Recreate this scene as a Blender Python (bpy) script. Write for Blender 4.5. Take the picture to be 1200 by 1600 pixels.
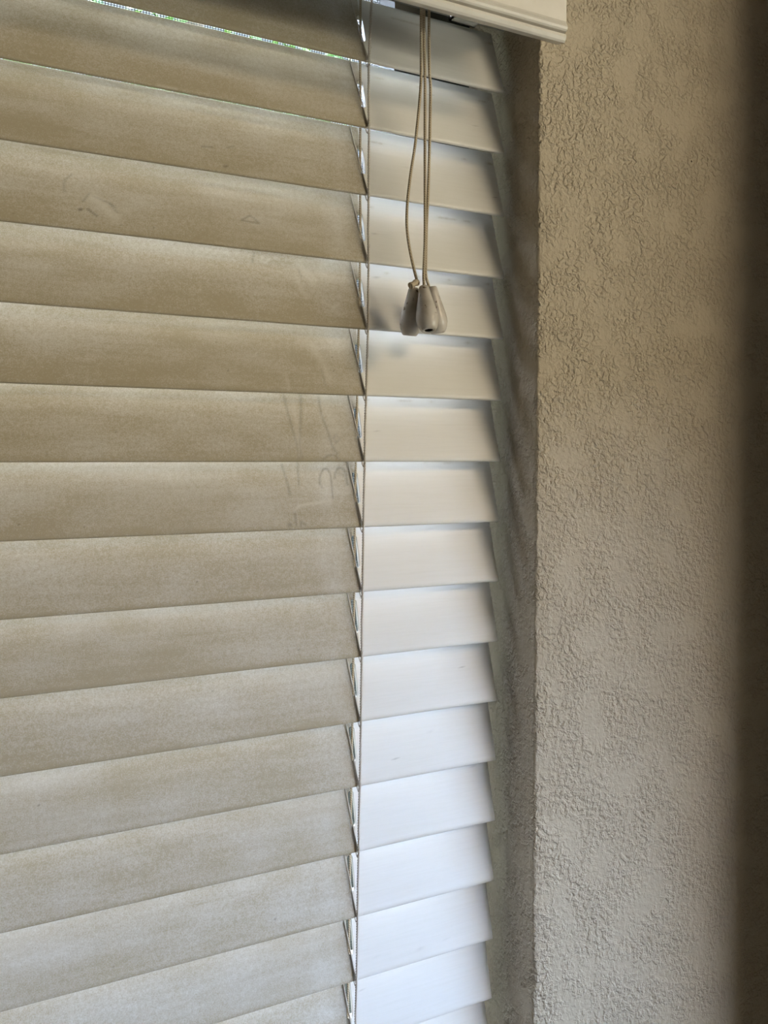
import bpy, bmesh, math, random
import numpy as np
from mathutils import Vector, Matrix, Euler

for o in list(bpy.data.objects): bpy.data.objects.remove(o)
sc = bpy.context.scene
C = sc.collection
random.seed(4); rng = np.random.default_rng(7)
EYE = 1.35                       # camera height above the floor; heights below are written relative to it

# ------------------------------------------------------------------ camera
th, rho = math.atan(1200/2640), 0.0105
F = Vector((math.sin(th), math.cos(th), 0)); R0 = Vector((math.cos(th), -math.sin(th), 0)); U0 = Vector((0, 0, 1))
R = R0*math.cos(rho) + U0*math.sin(rho); U = U0*math.cos(rho) - R0*math.sin(rho)
cd = bpy.data.cameras.new('camera'); cam = bpy.data.objects.new('camera', cd); C.objects.link(cam)
M = Matrix((R, U, -F)).transposed().to_4x4(); M.translation = (0, 0, EYE); cam.matrix_world = M
cd.sensor_fit = 'VERTICAL'; cd.sensor_height = 32.0; cd.sensor_width = 24.0
cd.lens = 32.0*1200/1600; cd.shift_y = -111/1600; cd.clip_start = 0.01; cd.clip_end = 60
sc.camera = cam

# ------------------------------------------------------------------ world and daylight
w = bpy.data.worlds.new('sky'); sc.world = w; w.use_nodes = True
nt = w.node_tree; nt.nodes.clear()
tc = nt.nodes.new('ShaderNodeTexCoord'); sx = nt.nodes.new('ShaderNodeSeparateXYZ')
cr = nt.nodes.new('ShaderNodeValToRGB'); bg = nt.nodes.new('ShaderNodeBackground'); wo = nt.nodes.new('ShaderNodeOutputWorld')
nt.links.new(tc.outputs['Generated'], sx.inputs[0]); nt.links.new(sx.outputs['Z'], cr.inputs[0])
nt.links.new(cr.outputs[0], bg.inputs[0]); nt.links.new(bg.outputs[0], wo.inputs[0])
e = cr.color_ramp.elements
e[0].position = 0.0; e[0].color = (.15, .15, .13, 1)
e[1].position = 0.05; e[1].color = (.78, .84, .92, 1)
n = e.new(1.0); n.color = (.55, .70, .88, 1)
bg.inputs[1].default_value = 2.0

def area(name, loc, rot, sx_, sy_, power, col):
    l = bpy.data.lights.new(name, 'AREA'); l.shape = 'RECTANGLE'; l.size = sx_; l.size_y = sy_
    l.energy = power; l.color = col
    o = bpy.data.objects.new(name, l); C.objects.link(o); o.location = loc; o.rotation_euler = rot
    return o
# daylight beyond the room's other window (in the right-hand wall, x = 2.2): open sky above, sunlit yard below
area('daylight_sky', (3.6, -4.6, EYE+1.70), (0, math.radians(90), 0), 2.5, 11, 11400, (.42, .63, 1.0))
area('daylight_yard', (3.6, -4.6, EYE-.575), (0, math.radians(90), 0), 1.25, 11, 930, (1.0, .95, .76))
area('added_warm_lamp', (1.42, -1.50, EYE+1.075), (0, 0, 0), .70, .70, 30, (1.0, .80, .52)).data.shape = 'DISK'  # unseen lamp added to lift the slats with warm light from above
# open sky over the garden behind the blind
area('daylight_garden', (.5, 3.9, EYE+4.4), (math.radians(-43), 0, 0), 7.6, 5.0, 10500, (.80, .84, 1.04))

sc.view_settings.view_transform = 'Standard'; sc.view_settings.look = 'None'
sc.view_settings.gamma = 1; sc.view_settings.use_curve_mapping = False
sc.view_settings.exposure = 0.0

# ------------------------------------------------------------------ helpers
def link(name, me, mat=None, parent=None, loc=(0, 0, 0)):
    o = bpy.data.objects.new(name, me); C.objects.link(o)
    if mat and me is not None and not me.materials: me.materials.append(mat)
    if parent is not None:
        o.parent = parent; o.location = Vector(loc) - parent.location
    else: o.location = loc
    return o
def tag(o, label=None, cat=None, group=None, kind=None):
    for k, v in (('label', label), ('category', cat), ('group', group), ('kind', kind)):
        if v: o[k] = v
    return o
def mesh(name, verts, faces, smooth=False):
    me = bpy.data.meshes.new(name); me.from_pydata([tuple(v) for v in verts], [], [tuple(f) for f in faces]); me.update()
    if smooth:
        for p in me.polygons: p.use_smooth = True
    return me
def from_bm(bm, name, smooth=False):
    me = bpy.data.meshes.new(name); bmesh.ops.recalc_face_normals(bm, faces=bm.faces); bm.to_mesh(me); bm.free()
    if smooth:
        for p in me.polygons: p.use_smooth = True
    return me
def box(bm, x0, x1, y0, y1, z0, z1):
    vs = [bm.verts.new((x, y, z)) for x in (x0, x1) for y in (y0, y1) for z in (z0, z1)]
    for f in ((0,1,3,2), (4,6,7,5), (0,4,5,1), (2,3,7,6), (0,2,6,4), (1,5,7,3)): bm.faces.new([vs[i] for i in f])
def catmull(pts, n=6):
    P = [Vector(p) for p in pts]; P = [P[0]*2-P[1]] + P + [P[-1]*2-P[-2]]; out = []
    for i in range(1, len(P)-2):
        a, b, c, d = P[i-1:i+3]
        for k in range(n):
            t = k/n
            out.append(.5*((2*b)+(c-a)*t+(2*a-5*b+4*c-d)*t*t+(3*b-a-3*c+d)*t**3))
    out.append(P[-2]); return out
def tube_data(path, r, sides=8, V=None, Fc=None, rad=None):
    V = [] if V is None else V; Fc = [] if Fc is None else Fc
    path = [Vector(p) for p in path]; base = len(V); up = Vector((0, 1, .01)).normalized()
    for i, p in enumerate(path):
        t = (path[min(i+1, len(path)-1)] - path[max(i-1, 0)]).normalized()
        a = up.cross(t).normalized(); b = t.cross(a)
        rr = rad[i] if rad else r
        for s in range(sides):
            q = 2*math.pi*s/sides; V.append(p + (a*math.cos(q)+b*math.sin(q))*rr)
    for i in range(len(path)-1):
        for s in range(sides):
            a0 = base+i*sides+s; a1 = base+i*sides+(s+1) % sides
            Fc.append((a0, a1, a1+sides, a0+sides))
    Fc.append(tuple(base+s for s in range(sides))[::-1]); Fc.append(tuple(base+(len(path)-1)*sides+s for s in range(sides)))
    return V, Fc
def tube(name, path, r, mat, parent, sides=8, rad=None):
    V, Fc = tube_data(path, r, sides, rad=rad); V = [v - Vector(parent.location) for v in V]
    # local coordinates start at the parent's own origin
    o = bpy.data.objects.new(name, mesh(name, V, Fc, True)); C.objects.link(o); o.parent = parent
    o.data.materials.append(mat); return o
def twisted(name, path, r, mat, parent, pitch=.0034, strands=2):
    """a laid string: two strands winding round each other"""
    path = [Vector(p) for p in path]; V = []; Fc = []; L = 0; dense = []
    for a, b in zip(path, path[1:]):
        n = max(1, int((b-a).length/(pitch/7)))
        for k in range(n): dense.append((a.lerp(b, k/n), (b-a).normalized()))
    for s in range(strands):
        hp = []; ph = s*2*math.pi/strands; L = 0; prev = dense[0][0]
        for p, t in dense:
            L += (p-prev).length; prev = p
            q = ph + 2*math.pi*L/pitch; a = Vector((0, 1, 0)).cross(t).normalized(); b = t.cross(a)
            hp.append(p + (a*math.cos(q)+b*math.sin(q))*r*.5)
        tube_data(hp, r*.56, 5, V, Fc)
    V = [v - Vector(parent.location) for v in V]
    o = bpy.data.objects.new(name, mesh(name, V, Fc, True)); C.objects.link(o); o.parent = parent
    o.data.materials.append(mat); return o

# node helpers
def new_mat(name, rough=.5, col=(.8, .8, .8), spec=.5):
    m = bpy.data.materials.new(name); m.use_nodes = True
    b = m.node_tree.nodes['Principled BSDF']; b.inputs['Roughness'].default_value = rough
    b.inputs['Base Color'].default_value = (*col, 1); b.inputs['Specular IOR Level'].default_value = spec
    return m, m.node_tree, b
class N:
    def __init__(s, nt): s.t = nt
    def node(s, typ, **kw):
        n = s.t.nodes.new(typ)
        for k, v in kw.items(): setattr(n, k, v)
        return n
    def l(s, a, b): s.t.links.new(a, b)
    def math(s, op, a, b=None, clamp=False):
        n = s.node('ShaderNodeMath', operation=op, use_clamp=clamp)
        for i, x in enumerate((a, b)):
            if x is None: continue
            if isinstance(x, (int, float)): n.inputs[i].default_value = x
            else: s.l(x, n.inputs[i])
        return n.outputs[0]
    def noise(s, vec, scale, detail=2, rough=.5, dist=0):
        n = s.node('ShaderNodeTexNoise'); s.l(vec, n.inputs['Vector'])
        n.inputs['Scale'].default_value = scale; n.inputs['Detail'].default_value = detail
        n.inputs['Roughness'].default_value = rough; n.inputs['Distortion'].default_value = dist
        return n.outputs['Fac']
    def mapr(s, v, a, b, c=0, d=1):
        n = s.node('ShaderNodeMapRange', interpolation_type='SMOOTHSTEP')
        s.l(v, n.inputs[0])
        for i, x in enumerate((a, b, c, d)): n.inputs[i+1].default_value = x
        return n.outputs[0]
    def mix(s, f, a, b, mode='MIX'):
        n = s.node('ShaderNodeMix', data_type='RGBA', blend_type=mode)
        for i, x in ((0, f), (6, a), (7, b)):
            if isinstance(x, (int, float)): n.inputs[i].default_value = x
            elif isinstance(x, tuple): n.inputs[i].default_value = (*x, 1)
            else: s.l(x, n.inputs[i])
        return n.outputs[2]
    def vscale(s, v, sc3, add=None):
        n = s.node('ShaderNodeVectorMath', operation='MULTIPLY'); s.l(v, n.inputs[0]); n.inputs[1].default_value = sc3
        return n.outputs[0]
    def bump(s, h, dist, strength=1, nrm=None):
        n = s.node('ShaderNodeBump'); n.inputs['Distance'].default_value = dist; n.inputs['Strength'].default_value = strength
        s.l(h, n.inputs['Height'])
        if nrm is not None: s.l(nrm, n.inputs['Normal'])
        return n.outputs[0]

# painted wall with a knockdown plaster texture
def plaster(name, col, depth=.0015):
    m, t, b = new_mat(name, .62, col, .35); g = N(t)
    pos = g.node('ShaderNodeNewGeometry').outputs['Position']
    a = g.noise(pos, 290, 2.0, .5, .25)
    b1 = g.mapr(a, .40, .62)
    c = g.noise(pos, 120, 3, .55, .6); c1 = g.mapr(c, .46, .58)
    msk = g.mapr(g.noise(pos, 40, 2.5, .55), .34, .58, .22, 1)
    f = g.noise(pos, 420, 2, .5)
    h = g.math('ADD', g.math('MULTIPLY', g.math('ADD', g.math('MULTIPLY', b1, .64), g.math('MULTIPLY', c1, .36)), msk), g.math('MULTIPLY', f, .10))
    g.l(g.bump(h, depth, 1), b.inputs['Normal'])
    # faint colour mottling and the odd dirt speck
    mott = g.mix(g.mapr(g.noise(pos, 6, 3), .3, .7), tuple(x*.96 for x in col), tuple(min(1, x*1.03) for x in col))
    sp = g.node('ShaderNodeTexVoronoi', feature='F1'); g.l(pos, sp.inputs['Vector']); sp.inputs['Scale'].default_value = 17
    spk = g.math('LESS_THAN', sp.outputs['Distance'], .016)
    g.l(g.mix(spk, mott, (.07, .05, .035)), b.inputs['Base Color'])
    return m
M_wall = plaster('painted_plaster', (.465, .398, .296))
M_room = plaster('room_paint', (.10, .078, .05))
M_floor, t, b = new_mat('carpet', .95, (.22, .17, .11), .1); g = N(t)
pos = g.node('ShaderNodeNewGeometry').outputs['Position']
g.l(g.mix(g.noise(pos, 160, 3), (.06, .045, .03), (.11, .085, .055)), b.inputs['Base Color'])
M_ceil, t, b = new_mat('ceiling_paint', .8, (.12, .10, .07), .2)
M_white, t, b = new_mat('valance_paint', .38, (.74, .715, .66), .5); g = N(t)
oc = g.node('ShaderNodeTexCoord').outputs['Object']
st = g.noise(g.vscale(oc, (14, 300, 300)), 1, 3)
g.l(g.bump(st, .00012, .6), b.inputs['Normal'])
g.l(g.mix(g.mapr(g.noise(oc, 60, 3), .35, .7), (.74, .715, .66), (.69, .66, .60)), b.inputs['Base Color'])

# slats: off-white embossed finish; a vertex layer carries dust (R), dark marks (G), wiped marks (B)
M_slat, t, b = new_mat('slat_finish', .42, (.8, .78, .73), .5); g = N(t)
oc = g.node('ShaderNodeTexCoord').outputs['Object']
oi = g.node('ShaderNodeObjectInfo').outputs['Random']
cmb = g.node('ShaderNodeCombineXYZ'); g.l(g.math('MULTIPLY', oi, 9.0), cmb.inputs[0]); g.l(g.math('MULTIPLY', oi, 5.0), cmb.inputs[2])
ad = g.node('ShaderNodeVectorMath', operation='ADD'); g.l(oc, ad.inputs[0]); g.l(cmb.outputs[0], ad.inputs[1]); v = ad.outputs[0]
at = g.node('ShaderNodeAttribute', attribute_name='stain'); sp = g.node('ShaderNodeSeparateColor'); g.l(at.outputs['Color'], sp.inputs[0])
grain = g.noise(g.vscale(v, (26, 400, 560)), 1, 4, .6, .6)
fine = g.noise(v, 1500, 2, .7); mid = g.noise(v, 380, 3, .65)
streak = g.noise(g.vscale(v, (18, 100, 190)), 1, 3, .55, .4)
blot = g.noise(v, 42, 3, .55, .5)
clean = g.mix(g.mapr(grain, .35, .75), (.765, .75, .715), (.74, .725, .685))
d1 = g.math('ADD', sp.outputs['Red'], g.math('MULTIPLY', g.math('SUBTRACT', streak, .5), .40))
d1 = g.math('ADD', d1, g.math('MULTIPLY', g.math('SUBTRACT', fine, .5), 1.0))
d1 = g.math('ADD', d1, g.math('MULTIPLY', g.math('SUBTRACT', mid, .5), .60))
d1 = g.math('ADD', d1, g.math('MULTIPLY', g.math('SUBTRACT', blot, .5), .32))
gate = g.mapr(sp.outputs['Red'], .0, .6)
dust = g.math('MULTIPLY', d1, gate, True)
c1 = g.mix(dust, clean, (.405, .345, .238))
c2 = g.mix(sp.outputs['Green'], c1, (.10, .078, .05))
c3 = g.mix(sp.outputs['Blue'], c2, (.70, .665, .59))
g.l(c3, b.inputs['Base Color'])
g.l(g.math('ADD', g.math('MULTIPLY', gate, .22), .40), b.inputs['Roughness'])
h = g.math('ADD', g.math('MULTIPLY', grain, .8), g.math('MULTIPLY', fine, g.math('MULTIPLY', gate, .25)))
g.l(g.bump(h, .00007, .7), b.inputs['Normal'])

M_cord, t, b = new_mat('cord_braid', .8, (.50, .42, .30), .2); g = N(t)
oc = g.node('ShaderNodeTexCoord').outputs['Object']
wv = g.node('ShaderNodeTexWave', wave_type='BANDS', bands_direction='DIAGONAL'); g.l(oc, wv.inputs['Vector']); wv.inputs['Scale'].default_value = 420
g.l(g.mix(wv.outputs['Fac'], (.42, .345, .24), (.56, .48, .355)), b.inputs['Base Color']); g.l(g.bump(wv.outputs['Fac'], .0002, .7), b.inputs['Normal'])
M_string, t, b = new_mat('ladder_string', .85, (.60, .56, .50), .15)
M_tassel, t, b = new_mat('tassel_plastic', .27, (.66, .61, .55), .5); g = N(t)
oc = g.node('ShaderNodeTexCoord').outputs['Object']
g.l(g.mix(g.mapr(g.noise(oc, 210, 3, .6), .62, .70), g.mix(g.mapr(g.noise(oc, 120, 3), .4, .7), (.57, .53, .48), (.45, .41, .355)), (.14, .10, .07)), b.inputs['Base Color'])
M_hole, _, _ = new_mat('dark_bore', .9, (.02, .017, .014), .1)
M_vinyl, t, b = new_mat('window_frame_vinyl', .5, (.05, .055, .05), .4)
M_head, _, _ = new_mat('headrail_steel', .4, (.30, .31, .30), .5)
M_clip, t, b = new_mat('clear_clip', .15, (.75, .8, .8), .6); b.inputs['Transmission Weight'].default_value = .6
M_glass = bpy.data.materials.new('window_glass'); M_glass.use_nodes = True; t = M_glass.node_tree; t.nodes.clear(); g = N(t)
tr = g.node('ShaderNodeBsdfTransparent'); tr.inputs[0].default_value = (.92, .955, .96, 1); gl = g.node('ShaderNodeBsdfGlossy'); gl.inputs['Roughness'].default_value = .03
mx = g.node('ShaderNodeMixShader'); mx.inputs[0].default_value = .06; g.l(tr.outputs[0], mx.inputs[1]); g.l(gl.outputs[0], mx.inputs[2])
g.l(mx.outputs[0], g.node('ShaderNodeOutputMaterial').inputs[0])
M_screen = bpy.data.materials.new('insect_screen'); M_screen.use_nodes = True; t = M_screen.node_tree; t.nodes.clear(); g = N(t)
pos = g.node('ShaderNodeNewGeometry').outputs['Position']; s3 = g.node('ShaderNodeSeparateXYZ'); g.l(pos, s3.inputs[0])
def wire(ax): return g.math('LESS_THAN', g.math('FRACT', g.math('MULTIPLY', s3.outputs[ax], 1/.0019)), .26)
anyw = g.math('MAXIMUM', wire(0), wire(2))
tr = g.node('ShaderNodeBsdfTransparent'); df = g.node('ShaderNodeBsdfDiffuse'); df.inputs[0].default_value = (.05, .05, .05, 1)
mx = g.node('ShaderNodeMixShader'); g.l(anyw, mx.inputs[0]); g.l(tr.outputs[0], mx.inputs[1]); g.l(df.outputs[0], mx.inputs[2])
g.l(mx.outputs[0], g.node('ShaderNodeOutputMaterial').inputs[0])
M_leaf, t, b = new_mat('leaf', .5, (.16, .30, .06), .4); g = N(t)
oc = g.node('ShaderNodeTexCoord').outputs['Object']; g.l(g.mix(g.mapr(g.noise(oc, 3, 3), .3, .7), (.12, .25, .05), (.34, .48, .16)), b.inputs['Base Color'])
b.inputs['Subsurface Weight'].default_value = 0
M_bark, t, b = new_mat('bark', .9, (.12, .09, .06), .2); g = N(t)
oc = g.node('ShaderNodeTexCoord').outputs['Object']; nz = g.noise(g.vscale(oc, (30, 30, 4)), 1, 4)
g.l(g.mix(nz, (.07, .05, .035), (.20, .16, .11)), b.inputs['Base Color']); g.l(g.bump(nz, .01, .6), b.inputs['Normal'])
M_lawn, t, b = new_mat('lawn', .95, (.12, .18, .06), .1); g = N(t)
pos = g.node('ShaderNodeNewGeometry').outputs['Position']; g.l(g.mix(g.noise(pos, 20, 4), (.10, .12, .07), (.20, .20, .13)), b.inputs['Base Color'])

# ------------------------------------------------------------------ room shell
E_ = EYE
WF, WB = .428, .64                         # room face and outer face of the window wall
ZT, ZB = .40, -.90                        # head and sill of the opening (relative to the eye)
XJ, XL = .308, -.86                        # right and left jamb
def corner_x(z):                           # the hand-finished corner is not quite plumb
    return .3062 + (.272 - z)*.0046
bm = bmesh.new()
# right of the opening: a rounded plaster corner, the face, and an unseen jog shaped to shade its right end
prof = [('j', 0, WB)] + [('j', 0, y) for y in (.56, .52, .49, .47, .455, .445, .438, .434)]
r = .0022
for a in (0, 22, 45, 68, 90):
    q = math.radians(a); prof.append(('j', r - r*math.cos(q), WF + r - r*math.sin(q)))
prof += [('x', x, WF) for x in (.316, .325, .34, .36, .40, .45, .50)]
prof += [('x', .5505, WF)]
for a in (0, 45, 90): pass
prof += [('x', .5505, .290), ('x', .556, .286), ('x', 2.24, .286), ('x', 2.24, WB)]
zs = [-EYE, -1.15, -.95] + list(np.arange(-.9, .34, .004)) + [.5, .8, 1.15]
from mathutils import noise as mn
grid = []
for z in zs:
    row = []
    for i, (k, x, y) in enumerate(prof):
        X = corner_x(max(-1, min(.4, z))) + x if k == 'j' else x
        if 8 <= i <= 14:
            X += .00055*mn.noise(Vector((i*.3, z*150, 2))) + .0006*mn.noise(Vector((1, z*45, 7)))
            y += .0004*mn.noise(Vector((i*.3+5, z*150, 9)))
        if k == 'j' and -.3680 < z < -.3500 and 9 <= i <= 13: X += .0011   # a chip low on the corner
        row.append(bm.verts.new((X, y, z+EYE)))
    grid.append(row)
for i in range(len(zs)-1):
    for j in range(len(prof)-1): bm.faces.new((grid[i][j], grid[i][j+1], grid[i+1][j+1], grid[i+1][j]))
    bm.faces.new((grid[i][-1], grid[i][0], grid[i+1][0], grid[i+1][-1]))
box(bm, -2.0, XL, WF, WB, 0, EYE+1.15)
box(bm, XL, XJ-.001, WF, WB, EYE+ZT, EYE+1.15)
box(bm, XL, XJ+.001, WF, WB, 0, EYE+ZB)
me = from_bm(bm, 'wall_back')
for p in me.polygons: p.use_smooth = False
for p in me.polygons:
    c = p.center
    if .30 < c.x < .33 and c.z < EYE+.335: p.use_smooth = True
tag(link('wall_back', me, M_wall), kind='structure')
def wallbox(name, mat, *boxes):
    bm = bmesh.new()
    for q in boxes: box(bm, *q)
    return tag(link(name, from_bm(bm, name), mat), kind='structure')
WY0, WY1, WZ0, WZ1 = -4.95, -.75, -.30, .335       # the other window, in the right-hand wall
H = EYE+1.15
wallbox('wall_right', M_room, (2.24, 2.36, WY1, .64, 0, H), (2.24, 2.36, -5.3, WY0, 0, H), (2.24, 2.36, WY0, WY1, 0, EYE+WZ0), (2.24, 2.36, WY0, WY1, EYE+WZ1, H))
wallbox('wall_left', M_room, (-2.12, -2.0, -5.3, .64, 0, H))
wallbox('wall_front', M_room, (-2.12, 2.36, -5.42, -5.3, 0, H))
wallbox('floor', M_floor, (-2.12, 2.36, -5.42, .64, -.1, 0))
wallbox('ceiling', M_ceil, (-2.12, 2.36, -5.42, .64, H, H+.1))
# unseen ceiling light, added for extra warm light on the slats
cl = bpy.data.objects.new('added_ceiling_light', None); C.objects.link(cl); cl.location = (1.42, -1.50, H)
tag(cl, 'added round flush ceiling light, out of view, with a warm glowing diffuser', 'ceiling light')
M_glow = bpy.data.materials.new('added_warm_glow'); M_glow.use_nodes = True
_b = M_glow.node_tree.nodes['Principled BSDF']; _b.inputs['Emission Color'].default_value = (1, .8, .52, 1); _b.inputs['Emission Strength'].default_value = 6
for nm, m_, pts in (('base', M_white, [(0, 0), (.39, 0), (.39, -.022), (.375, -.03), (0, -.03)]), ('diffuser', M_glow, [(0, -.03), (.365, -.03), (.355, -.050), (.30, -.062), (0, -.066)])):
    V = []; Fc = []
    for r_, z in pts:
        for q in range(40): V.append((r_*math.cos(q*math.pi/20), r_*math.sin(q*math.pi/20), z))
    for i in range(len(pts)-1):
        for q in range(40): Fc.append((i*40+q, i*40+(q+1) % 40, (i+1)*40+(q+1) % 40, (i+1)*40+q))
    bm = bmesh.new(); me = mesh(nm, V, Fc); bm.from_mesh(me); bmesh.ops.remove_doubles(bm, verts=bm.verts, dist=1e-6); bm.to_mesh(me); bm.free()
    o = link(nm, me, m_); o.parent = cl
# frame of the other window
bm = bmesh.new()
for q in ((2.29, 2.34, WY0, WY0+.05, EYE+WZ0, EYE+WZ1), (2.29, 2.34, WY1-.05, WY1, EYE+WZ0, EYE+WZ1), (2.29, 2.34, WY0+.05, WY1-.05, EYE+WZ0, EYE+WZ0+.05), (2.29, 2.34, WY0+.05, WY1-.05, EYE+WZ1-.04, EYE+WZ1)): box(bm, *q)
tag(link('window_2', from_bm(bm, 'window_2'), M_vinyl), kind='structure')
# the window behind the blind: dark frame, glass, insect screen
bm = bmesh.new()
FX = .2415
for q in ((FX, .312, .520, .60, EYE+ZB, EYE+ZT), (XL, XL+.055, .520, .60, EYE+ZB, EYE+ZT),
          (XL+.055, FX, .520, .60, EYE+ZB, EYE+ZB+.05), (XL+.055, FX, .520, .60, EYE+.375, EYE+ZT)): box(bm, *q)
win = tag(link('window_1', from_bm(bm, 'window_1'), M_vinyl), kind='structure')
bm = bmesh.new(); box(bm, XL+.05, FX+.005, .575, .579, EYE+ZB+.045, EYE+.38); link('glass', from_bm(bm, 'glass'), M_glass, win)
bm = bmesh.new(); bmesh.ops.create_grid(bm, x_segments=1, y_segments=1, size=.5)
me = from_bm(bm, 'insect_screen')
me.transform(Matrix.Translation(((XL+FX)/2, .548, EYE+(ZB+ZT)/2)) @ Matrix.Rotation(math.pi/2, 4, 'X') @ Matrix.Diagonal((FX-XL, ZT-ZB-.04, 1, 1)))
link('insect_screen', me, M_screen, win)

# ------------------------------------------------------------------ the blind
SZ = [.2454, .2024, .1589, .1154, .0725, .0294, -.0131, -.0554, -.0973, -.1393, -.1811, -.2228, -.2650, -.3070, -.3480, -.3895]
SX = [.2970, .2976, .2979, .2984, .2984, .2976, .2971, .2966, .2965, .2965, .2963, .2960, .2957, .2954, .2952, .2949]
while SZ[-1] > -.80: SZ.append(SZ[-1]-.0417); SX.append(SX[-1]-.0003)
NS = len(SZ); FRONT_Y = .456; SW = .0532; ST = .003
def tilt(k): return math.radians(20 - 4*min(k, 15)/15)
blind = bpy.data.objects.new('venetian_blind', None); C.objects.link(blind); blind.location = (-.26, .45, EYE+SZ[-1]-.05)
tag(blind, 'off-white wide-slat venetian blind, dusty at left and cleaner at right, in the window recess', 'window blind')

# stains, in metres on the slat face (x along the slat, v up from its lower edge)
STAIN = {
 6: [('l', .0007, .40, [(.1431, .0435), (.145, .031), (.149, .0107), (.1494, .0015)]), ('l', .0007, .42, [(.1546, .0439), (.1537, .0342), (.1506, .0098), (.1515, .0015)]),
     ('w', .0022, .25, [(.149, .0439), (.1495, .0311), (.150, .0186), (.1502, .0045)]), ('w', .003, .22, [(.170, .0434), (.174, .028), (.177, .016)]),
     ('l', .0008, .38, [(.1663, .0434), (.1672, .0311), (.1707, .0186), (.172, .0109), (.1752, .0045)]), ('l', .0006, .35, [(.1759, .0182), (.1738, .0152), (.1752, .0122), (.1781, .0148), (.1759, .0182)]),
     ('l', .0007, .4, [(.1654, .0011), (.1686, .0036), (.173, .004), (.1762, .0011)])],
 7: [('l', .0007, .45, [(.1426, .0422), (.1457, .0288), (.1464, .0222)]), ('l', .0007, .38, [(.1533, .0431), (.1528, .0287)]),
     ('l', .0007, .55, [(.167, .0285), (.1674, .033), (.1686, .0365), (.1702, .0385), (.1716, .0391), (.1732, .0385), (.1744, .0365), (.175, .032), (.1750, .0284), (.1748, .0195)]), ('l', .0006, .4, [(.167, .0285), (.1683, .0262)]),
     ('l', .0008, .50, [(.1775, .0326), (.1783, .036), (.1799, .0387), (.1812, .0396), (.1827, .0395), (.1843, .0385), (.1855, .0364), (.1859, .0282)]), ('l', .0016, .25, [(.1805, .036), (.184, .035)]),
     ('l', .0007, .5, [(.1484, .0118), (.1488, .0029)]), ('l', .0013, .6, [(.1445, .003), (.1450, .003)]), ('l', .0006, .45, [(.1516, .0019), (.1523, .0048), (.1551, .0026)]),
     ('w', .0011, .5, [(.1484, .0118), (.1516, .0146), (.1585, .0161), (.1658, .0167), (.1724, .0178)]), ('w', .003, .28, [(.1716, .032), (.1725, .018)])],
 3: [('l', .0009, .8, [(.0202, .0122), (.0208, .0124)]), ('l', .0006, .6, [(.0242, .0132), (.0269, .0111), (.0292, .0094)]), ('l', .0005, .5, [(.0219, .0179), (.0254, .0239)]), ('l', .0005, .5, [(.0355, .0188), (.0399, .0135)]),
     ('l', .0006, .42, [(.1121, .0193), (.1172, .0232), (.1195, .0222), (.1228, .0186), (.1176, .0187), (.1121, .0193)]), ('l', .0007, .3, [(.0124, .0226), (.0120, .0265), (.0124, .0302), (.016, .0347)]),
     ('w', .0035, .5, [(.027, .0217), (.0354, .0137), (.0388, .01)]), ('w', .0018, .3, [(.037, .0155), (.046, .0150)]), ('l', .0004, .6, [(.027, .0225), (.031, .0205), (.036, .019), (.0395, .0165)])],
 4: [('w', .0009, .5, [(.1276, .0445), (.1264, .0418), (.1292, .0407), (.1317, .0436)]), ('l', .0005, .4, [(.1225, .0475), (.1205, .040)]), ('w', .003, .35, [(.152, .041), (.157, .035), (.160, .030)]),
     ('w', .0012, .35, [(.164, .0172), (.1709, .0133), (.1756, .016)]), ('w', .0015, .3, [(.149, .032), (.151, .024), (.154, .019)]), ('l', .0006, .35, [(.1505, .038), (.152, .033)]), ('w', .004, .22, [(.166, .040), (.172, .034)])],
 5: [('w', .003, .32, [(.159, .034), (.164, .026), (.167, .018), (.169, .010)]), ('w', .0025, .25, [(.152, .036), (.160, .033)]), ('l', .0007, .3, [(.165, .016), (.1665, .006)]), ('w', .0012, .25, [(.141, .012), (.142, .003)])],
 2: [('l', .0005, .5, [(.088, .016), (.094, .0165)]), ('l', .0005, .35, [(.103, .018), (.107, .020)]), ('l', .0009, .5, [(.1005, .004), (.102, .0045)])],
 1: [('w', .0008, .5, [(.062, .0012), (.072, .0010)])],
 14: [('l', .0007, .9, [(.1800, .0385), (.1803, .0385)])],
 13: [('l', .0006, .8, [(.1395, .011), (.1397, .011)])],
}
def vnoise(x, y, seed):
    r_ = np.random.default_rng(seed).random((512, 512))
    xi = np.floor(x).astype(int); yi = np.floor(y).astype(int); fx = x-xi; fy = y-yi
    fx = fx*fx*(3-2*fx); fy = fy*fy*(3-2*fy); g_ = lambda a, b: r_[a % 512, b % 512]
    return (g_(xi, yi)*(1-fx)+g_(xi+1, yi)*fx)*(1-fy)+(g_(xi, yi+1)*(1-fx)+g_(xi+1, yi+1)*fx)*fy
def seg_dist(px, py, a, b):
    ax, ay = a; bx, by = b; dx, dy = bx-ax, by-ay; L = dx*dx+dy*dy+1e-12
    t_ = np.clip(((px-ax)*dx+(py-ay)*dy)/L, 0, 1)
    return np.hypot(px-ax-t_*dx, py-ay-t_*dy)
XLAD = .1932; XSLOT = .1919
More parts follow.
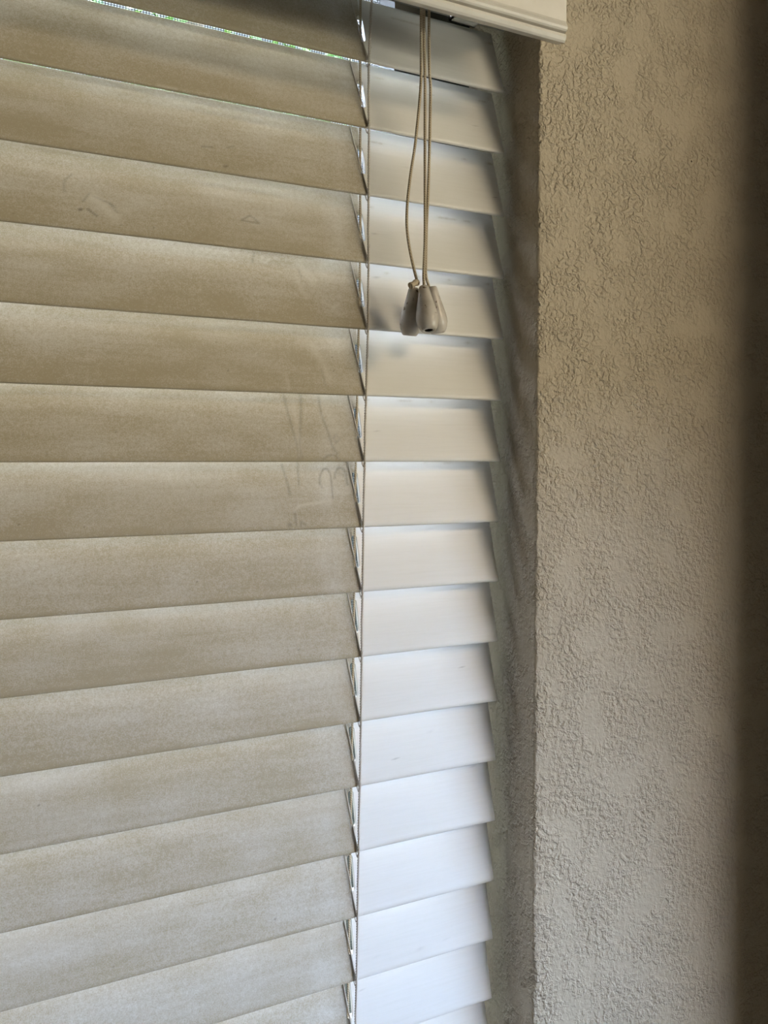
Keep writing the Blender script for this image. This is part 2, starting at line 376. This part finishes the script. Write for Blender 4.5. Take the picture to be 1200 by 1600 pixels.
def slat_mesh(k, dense):
    XR = .297; XLF = -.835
    if dense:
        cols = np.unique(np.round(np.concatenate([np.arange(XLF, -.04, .03), XSLOT+np.arange(-232, 7)*.001, np.arange(XSLOT+.009, XR-.004, .004), [XR-.001, XR]]), 6))
        rows = .0262 + np.arange(-31, 33)*.0008; rows = rows[(rows > .0014) & (rows < SW-.0014)]
    else:
        cols = np.array(sorted(list(np.arange(XLF, XR, .08)) + [XLAD-.002, XLAD, XR])); rows = np.linspace(.0014, SW-.0014, 6)
    nr = len(rows); er = .0012
    loop = [(0, v_) for v_ in rows]
    loop = [(er, .0)] + [(er-er*math.sin(a), er-er*math.cos(a)) for a in (math.radians(30), math.radians(60))] + loop
    i_front = 3
    loop += [(er-er*math.cos(a), SW-er+er*math.sin(a)) for a in (math.radians(30), math.radians(60))] + [(er, SW), (ST-er, SW), (ST, SW-er)]
    i_back = len(loop); loop += [(ST, v_) for v_ in rows[::-1]]; loop += [(ST, er), (ST-er, 0)]
    loop = np.array(loop); P = len(loop); nc = len(cols)
    V = np.zeros((nc, P, 3)); V[:, :, 0] = cols[:, None]; V[:, :, 1] = loop[None, :, 0]; V[:, :, 2] = loop[None, :, 1]
    # very slight bow so the faces are not ruler-flat
    V[:, :, 1] += .00025*np.sin(V[:, :, 0]*9+k*1.7)*1.0
    keep = np.ones((nc-1, P), bool)
    extraV = []; extraF = []
    if dense:
        ci = int(np.argmin(abs(cols-XSLOT))); r0 = int(np.argmin(abs(rows-.0262)))
        fr = lambda j: i_front + r0 + j
        bk = lambda j: i_back + (nr-1-(r0+j))
        for j in range(-13, 13):
            half = 1 if (j == -13 or j == 12) else 2
            for c in range(-half, half):
                keep[ci+c, fr(j)] = False
                keep[ci+c, bk(j+1)] = False
        snap = {(2, 12): (1.83, .8), (1, 12): (1.35, 1.48), (1, 13): (.72, 1.87), (0, 13): (0, 2.0)}
        for (c, j), (dx, dz) in snap.items():
            for sc_ in (1, -1):
                for sj in (1, -1):
                    for ff in (fr, bk):
                        V[ci+sc_*c, ff(sj*j), 0] = XSLOT + sc_*dx*.001
                        V[ci+sc_*c, ff(sj*j), 2] = rows[r0] + sj*(.0088+dz*.001)
        ring = [(2, j) for j in range(-12, 13)] + [(1, 12), (1, 13), (0, 13), (-1, 13), (-1, 12)] + [(-2, j) for j in range(12, -13, -1)] + [(-1, -12), (-1, -13), (0, -13), (1, -13), (1, -12)]
        base = nc*P
        for c, j in ring: extraV.append(V[ci+c, fr(j)].copy()); extraV.append(V[ci+c, bk(j)].copy())
        for q in range(len(ring)):
            a = base+2*q; b_ = base+2*((q+1) % len(ring)); extraF.append((a, a+1, b_+1, b_))
    idx = np.arange(nc*P).reshape(nc, P)
    a = idx[:-1, :]; b_ = idx[1:, :]; nxt = np.roll(idx, -1, axis=1)
    quads = np.stack([a, b_, nxt[1:, :], nxt[:-1, :]], -1)[keep]
    vs = V.reshape(-1, 3); nmain = len(vs)
    if extraV: vs = np.concatenate([vs, np.array(extraV)])
    cb = len(vs); vs = np.concatenate([vs, V[0], V[-1]])
    me = bpy.data.meshes.new('slat')
    nq = len(quads)+len(extraF); loops = list(quads.reshape(-1))+[i for f in extraF for i in f]+list(range(cb, cb+P))+list(range(cb+2*P-1, cb+P-1, -1))
    me.vertices.add(len(vs)); me.vertices.foreach_set('co', vs.astype(np.float32).ravel())
    me.loops.add(len(loops)); me.loops.foreach_set('vertex_index', np.array(loops, np.int32))
    me.polygons.add(nq+2)
    starts = list(np.arange(nq)*4)+[nq*4, nq*4+P]; me.polygons.foreach_set('loop_start', np.array(starts, np.int32))
    me.update(calc_edges=True); me.validate()
    sm = np.zeros(len(me.polygons), bool); sm[:len(quads)] = True; me.polygons.foreach_set('use_smooth', sm)
    # dust layer
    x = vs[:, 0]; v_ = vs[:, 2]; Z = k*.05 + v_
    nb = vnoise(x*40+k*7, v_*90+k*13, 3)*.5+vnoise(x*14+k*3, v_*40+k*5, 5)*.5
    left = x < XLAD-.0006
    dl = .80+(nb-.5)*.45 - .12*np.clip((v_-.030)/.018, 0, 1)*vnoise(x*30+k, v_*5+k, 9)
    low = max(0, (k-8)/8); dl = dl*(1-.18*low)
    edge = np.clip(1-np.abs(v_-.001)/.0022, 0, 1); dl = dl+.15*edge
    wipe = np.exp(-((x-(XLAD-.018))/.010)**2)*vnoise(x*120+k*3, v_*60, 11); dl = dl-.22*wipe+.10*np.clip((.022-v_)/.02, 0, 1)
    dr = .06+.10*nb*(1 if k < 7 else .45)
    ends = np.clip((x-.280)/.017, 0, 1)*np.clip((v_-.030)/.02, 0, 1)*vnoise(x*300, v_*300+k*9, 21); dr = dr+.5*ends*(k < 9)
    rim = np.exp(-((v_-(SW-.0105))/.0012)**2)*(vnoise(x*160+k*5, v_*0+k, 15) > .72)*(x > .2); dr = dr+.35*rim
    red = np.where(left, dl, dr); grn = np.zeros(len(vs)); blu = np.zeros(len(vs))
    front = vs[:, 1] < .0012
    for kind, wdt, amt, pts in STAIN.get(k, []):
        d = np.full(len(vs), 9.)
        for p, q in zip(pts, pts[1:]): d = np.minimum(d, seg_dist(x, v_, p, q))
        f = np.exp(-(d/wdt)**2)*amt*front
        if kind == 'l': grn = np.maximum(grn, f*(1.0 if k in (2, 3) else .8))
        else: blu = np.maximum(blu, f)
    # a few random flecks
    rr = np.random.default_rng(100+k)
    for _ in range(9 if dense else 0):
        cx, cv = rr.uniform(-.02, .295), rr.uniform(.004, .046); s_ = rr.uniform(.0002, .00045)
        grn = np.maximum(grn, np.exp(-(((x-cx)/s_)**2+((v_-cv)/s_)**2))*rr.uniform(.3, .7)*front)
    ca = me.color_attributes.new('stain', 'FLOAT_COLOR', 'POINT')
    col = np.stack([np.clip(red, 0, 1), grn, blu, np.ones(len(vs))], -1).astype(np.float32); ca.data.foreach_set('color', col.ravel())
    me.materials.append(M_slat); return me
plain = None
for k in range(NS):
    if k < 17: me = slat_mesh(k, True)
    else:
        plain = plain or slat_mesh(17, False); me = plain
    o = link('slat', me, None, blind, (SX[k]-.297, FRONT_Y, EYE+SZ[k])); o.rotation_euler = (-tilt(k), 0, 0)
def on_slat(k, x, v_, off=0):               # world point on slat k, OFF metres out of its room face
    a = tilt(k); return Vector((x+SX[k]-.297, FRONT_Y+v_*math.sin(a)-off*math.cos(a), EYE+SZ[k]+v_*math.cos(a)+off*math.sin(a)))
# bottom rail
bm = bmesh.new(); box(bm, -.835, .294, .450, .474, EYE+SZ[-1]-.047, EYE+SZ[-1]-.030)
bmesh.ops.bevel(bm, geom=list(bm.edges), offset=.002, segments=2, affect='EDGES'); bm.transform(Matrix.Translation(-blind.location))
o = link('bottom_rail', from_bm(bm, 'bottom_rail'), M_white); o.parent = blind

# ladder strings, rungs and lift cords at each tape position
def ladder(lx, visible):
    dx = lambda k: SX[k]-.297
    fp = [(lx+.0010, FRONT_Y-.004, EYE+.300)]
    for k in range(NS):
        p = on_slat(k, lx, 0); fp.append((p.x, p.y-.0012, p.z+.0005))
        if visible and k+1 < NS:
            q = on_slat(k+1, lx, 0); mid = (p+q)/2; fp.append((mid.x+.0002*math.sin(k*2.1), mid.y-.0008, mid.z))
    front = twisted('ladder_string', fp, .00085, M_string, blind)
    back = [(lx-.001, FRONT_Y+.023, EYE+.31)]
    for k in range(NS): p = on_slat(k, lx-.0045, SW-.002, -.0045); back.append(p)
    twisted('ladder_string', back, .0008, M_string, blind)
    for k in range(min(NS, 17) if visible else NS):
        # a rung string lies over the room face of the slat, running from the front string up and back
        pts = [on_slat(k, lx, -.0004, .0007), on_slat(k, lx-.0006, .004, .0006), on_slat(k, lx-.0022, .018, .0005),
               on_slat(k, lx-.0045, .035, .0005), on_slat(k, lx-.0062, .0495, .0006), on_slat(k, lx-.0050, SW+.0012, -.002)]
        tube('rung', catmull(pts, 4), .00045, M_string, blind, 6)
        pts = [on_slat(k, lx, -.0012, .0006), on_slat(k, lx, -.0016, -.003), on_slat(k, lx-.002, .02, -.0040), on_slat(k, lx-.0045, SW-.004, -.0040)]
        tube('rung', catmull(pts, 4), .00045, M_string, blind, 6)
    if visible:
        cp = [(XSLOT, FRONT_Y+.0105, EYE+.31)]
        for k in range(17): cp.append(on_slat(k, XSLOT-.0002, .0262, -.0015))
        cp = [Vector(p) for p in cp]; cp.append(cp[-1]+Vector((0, 0, -.04)))
        tube('lift_cord', cp, .00085, M_cord, blind, 8)
ladder(XLAD, True)
ladder(-.26, False)

# valance: moulded board standing proud of the wall, its lower edge routed
VX = .3030; vb = .2532
prof = [(.4050, .0030), (.3990, .0006), (.3968, 0), (.3958, .0010), (.3949, .0028), (.3950, .0045), (.3960, .0054), (.3992, .0058), (.3992, .0069),
        (.3960, .0071), (.3951, .0080), (.3947, .0094), (.3951, .0108), (.3958, .0120), (.3962, .0135), (.3962, .0160), (.3962, .072), (.3958, .0745),
        (.3945, .077), (.3945, .082), (.3960, .085), (.4050, .085)]
V = []; Fc = []
for x in (-.855, VX):
    V += [Vector((x + (.0009 if (x > 0 and i >= 8) else 0), y, EYE+vb+z)) - blind.location for i, (y, z) in enumerate(prof)]
n = len(prof)
for i in range(n): Fc.append((i, (i+1) % n, n+(i+1) % n, n+i))
Fc.append(tuple(range(n))[::-1]); Fc.append(tuple(range(n, 2*n)))
me = mesh('valance', V, Fc)
o = link('valance', me, M_white); o.parent = blind; o['label'] = 'white moulded valance board across the top'
# headrail: an open steel channel hidden behind the valance
bm = bmesh.new()
box(bm, -.84, .2985, .412, .4145, EYE+.288, EYE+.330); box(bm, -.84, .2985, .4575, .460, EYE+.292, EYE+.330); box(bm, -.84, .2985, .412, .460, EYE+.2900, EYE+.2925)
bm.transform(Matrix.Translation(-blind.location)); o = link('headrail', from_bm(bm, 'headrail'), M_head); o.parent = blind
bm = bmesh.new()
box(bm, .2345, .2356, .4075, .424, EYE+.2645, EYE+.2905); box(bm, .2345, .2530, .4075, .424, EYE+.2645, EYE+.2655); box(bm, .2345, .2530, .4228, .424, EYE+.2645, EYE+.2690)
bm.transform(Matrix.Translation(-blind.location)); o = link('valance_clip', from_bm(bm, 'valance_clip'), M_clip); o.parent = blind

# pull cords and tassels
A = [(.2189, .292), (.2191, .2539), (.2194, .2298), (.2187, .2155), (.2171, .1991), (.2154, .1839), (.2129, .1683), (.2109, .1511), (.2104, .1398), (.2109, .1311), (.2126, .1213), (.2154, .1103), (.2178, .1024), (.2184, .1000)]
B = [(.2207, .292), (.2212, .2544), (.2222, .2263), (.2227, .1819), (.2233, .1334), (.2230, .1172), (.2227, .1050), (.2232, .0955)]
D = [(.2243, .292), (.2252, .2391), (.2263, .2251), (.2262, .1987), (.2259, .1784), (.2253, .1539), (.2246, .1376), (.2244, .1174), (.2246, .1073), (.2265, .1010), (.2287, .0955)]
def cordp(L, y0, y1): return [Vector((x + .49*(y0+(y1-y0)*i/(len(L)-1)-.432), y0+(y1-y0)*i/(len(L)-1), EYE+z)) for i, (x, z) in enumerate(L)]
ca = tube('pull_cord', catmull(cordp(A, .4300, .4350)), .00096, M_cord, blind)
cb_ = tube('pull_cord', catmull(cordp(B, .4310, .4300)), .00096, M_cord, blind)
cc = tube('pull_cord', catmull(cordp(D, .4330, .4415)), .00096, M_cord, blind)
ca['label'] = 'pull cord bowing out to the left'
# knot with a frayed stub above the left tassel
kp = [(.2190, .4345, .0985), (.2184, .4338, .1005), (.2166, .4330, .0993), (.2146, .4322, .0980), (.2132, .4318, .0972)]
kn = tube('knot', catmull([Vector((x, y, EYE+z)) for x, y, z in kp], 5), 0, M_cord, blind, 9,
     rad=[.0012, .0016, .0019, .0021, .0022, .0022, .0021, .0020, .0021, .0020, .0019, .0019, .0018, .0019, .0021, .0022, .0019, .0023, .0021, .0024, .0019])
kn['label'] = 'cord knot with a frayed stub'
PR = [(.0012, .0300), (.0024, .0303), (.0030, .0298), (.0034, .0285), (.0040, .0250), (.0049, .0205), (.0059, .0160), (.0067, .0120), (.0071, .0090), (.0070, .0065), (.0064, .0040), (.0055, .0018), (.0046, .0004), (.0040, 0), (.0030, .0001), (.0026, .0006)]
bmt = bmesh.new(); SN = 32; rings = []
for r_, z in PR: rings.append([bmt.verts.new((r_*math.cos(2*math.pi*s/SN), r_*math.sin(2*math.pi*s/SN), z)) for s in range(SN)])
for a, b_ in zip(rings, rings[1:]):
    for s in range(SN): bmt.faces.new((a[s], b_[s], b_[(s+1) % SN], a[(s+1) % SN]))
bmt.faces.new(rings[0])
bmh = bmt; rings = []
for r_, z in [(.0026, .0006), (.0023, .0030), (.0018, .0100)]: rings.append([bmh.verts.new((r_*math.cos(2*math.pi*s/SN), r_*math.sin(2*math.pi*s/SN), z)) for s in range(SN)])
for a, b_ in zip(rings, rings[1:]):
    for s in range(SN): bmh.faces.new((a[s], a[(s+1) % SN], b_[(s+1) % SN], b_[s])).material_index = 1
bmh.faces.new(rings[-1]).material_index = 1
tassel_me = from_bm(bmt, 'tassel', True); tassel_me.materials.append(M_tassel); tassel_me.materials.append(M_hole)
for cord, top, bot, lab in ((ca, (.2171, .4350, .0955), (.2164, .4385, .0672), 'left tassel, in shade'), (cb_, (.2213, .4290, .0970), (.2207, .4205, .0682), 'middle tassel, scuffed, its open end showing'), (cc, (.2331, .4400, .0985), (.2381, .4405, .0704), 'right tassel')):
    top = Vector(top); bot = Vector(bot); d = (top-bot).normalized()
    q = Vector((0, 0, 1)).rotation_difference(d)
    o = bpy.data.objects.new('tassel', tassel_me); C.objects.link(o); o.parent = cord
    o.location = bot + Vector((0, 0, EYE)) - blind.location
    o.rotation_mode = 'QUATERNION'; o.rotation_quaternion = q @ Euler((0, 0, random.uniform(0, 6))).to_quaternion(); o['label'] = lab

# ------------------------------------------------------------------ outdoors, glimpsed between the top slats
bm = bmesh.new(); box(bm, -12, 14, .66, 20, -.3, -.15); tag(link('ground', from_bm(bm, 'ground'), M_lawn), kind='structure')
tree = bpy.data.objects.new('tree', None); C.objects.link(tree); tree.location = (.6, 3.4, -.15)
tag(tree, 'leafy green tree outside the window, glimpsed through the gap under the top slat', 'tree')
V = []; Fc = []
for i in range(2600):
    d = Vector(np.random.default_rng(i).normal(size=3)).normalized(); r_ = .55+.9*(i % 97)/97
    p = Vector((d.x*r_*1.3, d.y*r_*.8, 3.45+d.z*r_*.9)); s_ = .05+.03*((i*7) % 11)/11
    a = Vector((random.uniform(-1, 1), random.uniform(-1, 1), random.uniform(-1, 1))).normalized(); b_ = a.orthogonal().normalized(); c_ = a.cross(b_)*.18
    k0 = len(V); V += [p-a*s_, p-a*s_*.2+b_*s_*.45, p+a*s_, p-a*s_*.2-b_*s_*.45, p+c_*s_]
    Fc += [(k0, k0+1, k0+4), (k0+1, k0+2, k0+4), (k0+2, k0+3, k0+4), (k0+3, k0, k0+4)]
o = link('crown', mesh('crown', V, Fc), M_leaf); o.parent = tree
V, Fc = tube_data([(0, 0, 0), (.03, 0, .8), (.0, .03, 1.7), (.05, 0, 2.6), (0, 0, 3.5)], 0, 12, rad=[.16, .12, .10, .08, .04])
o = link('trunk', mesh('trunk', V, Fc, True), M_bark); o.parent = tree
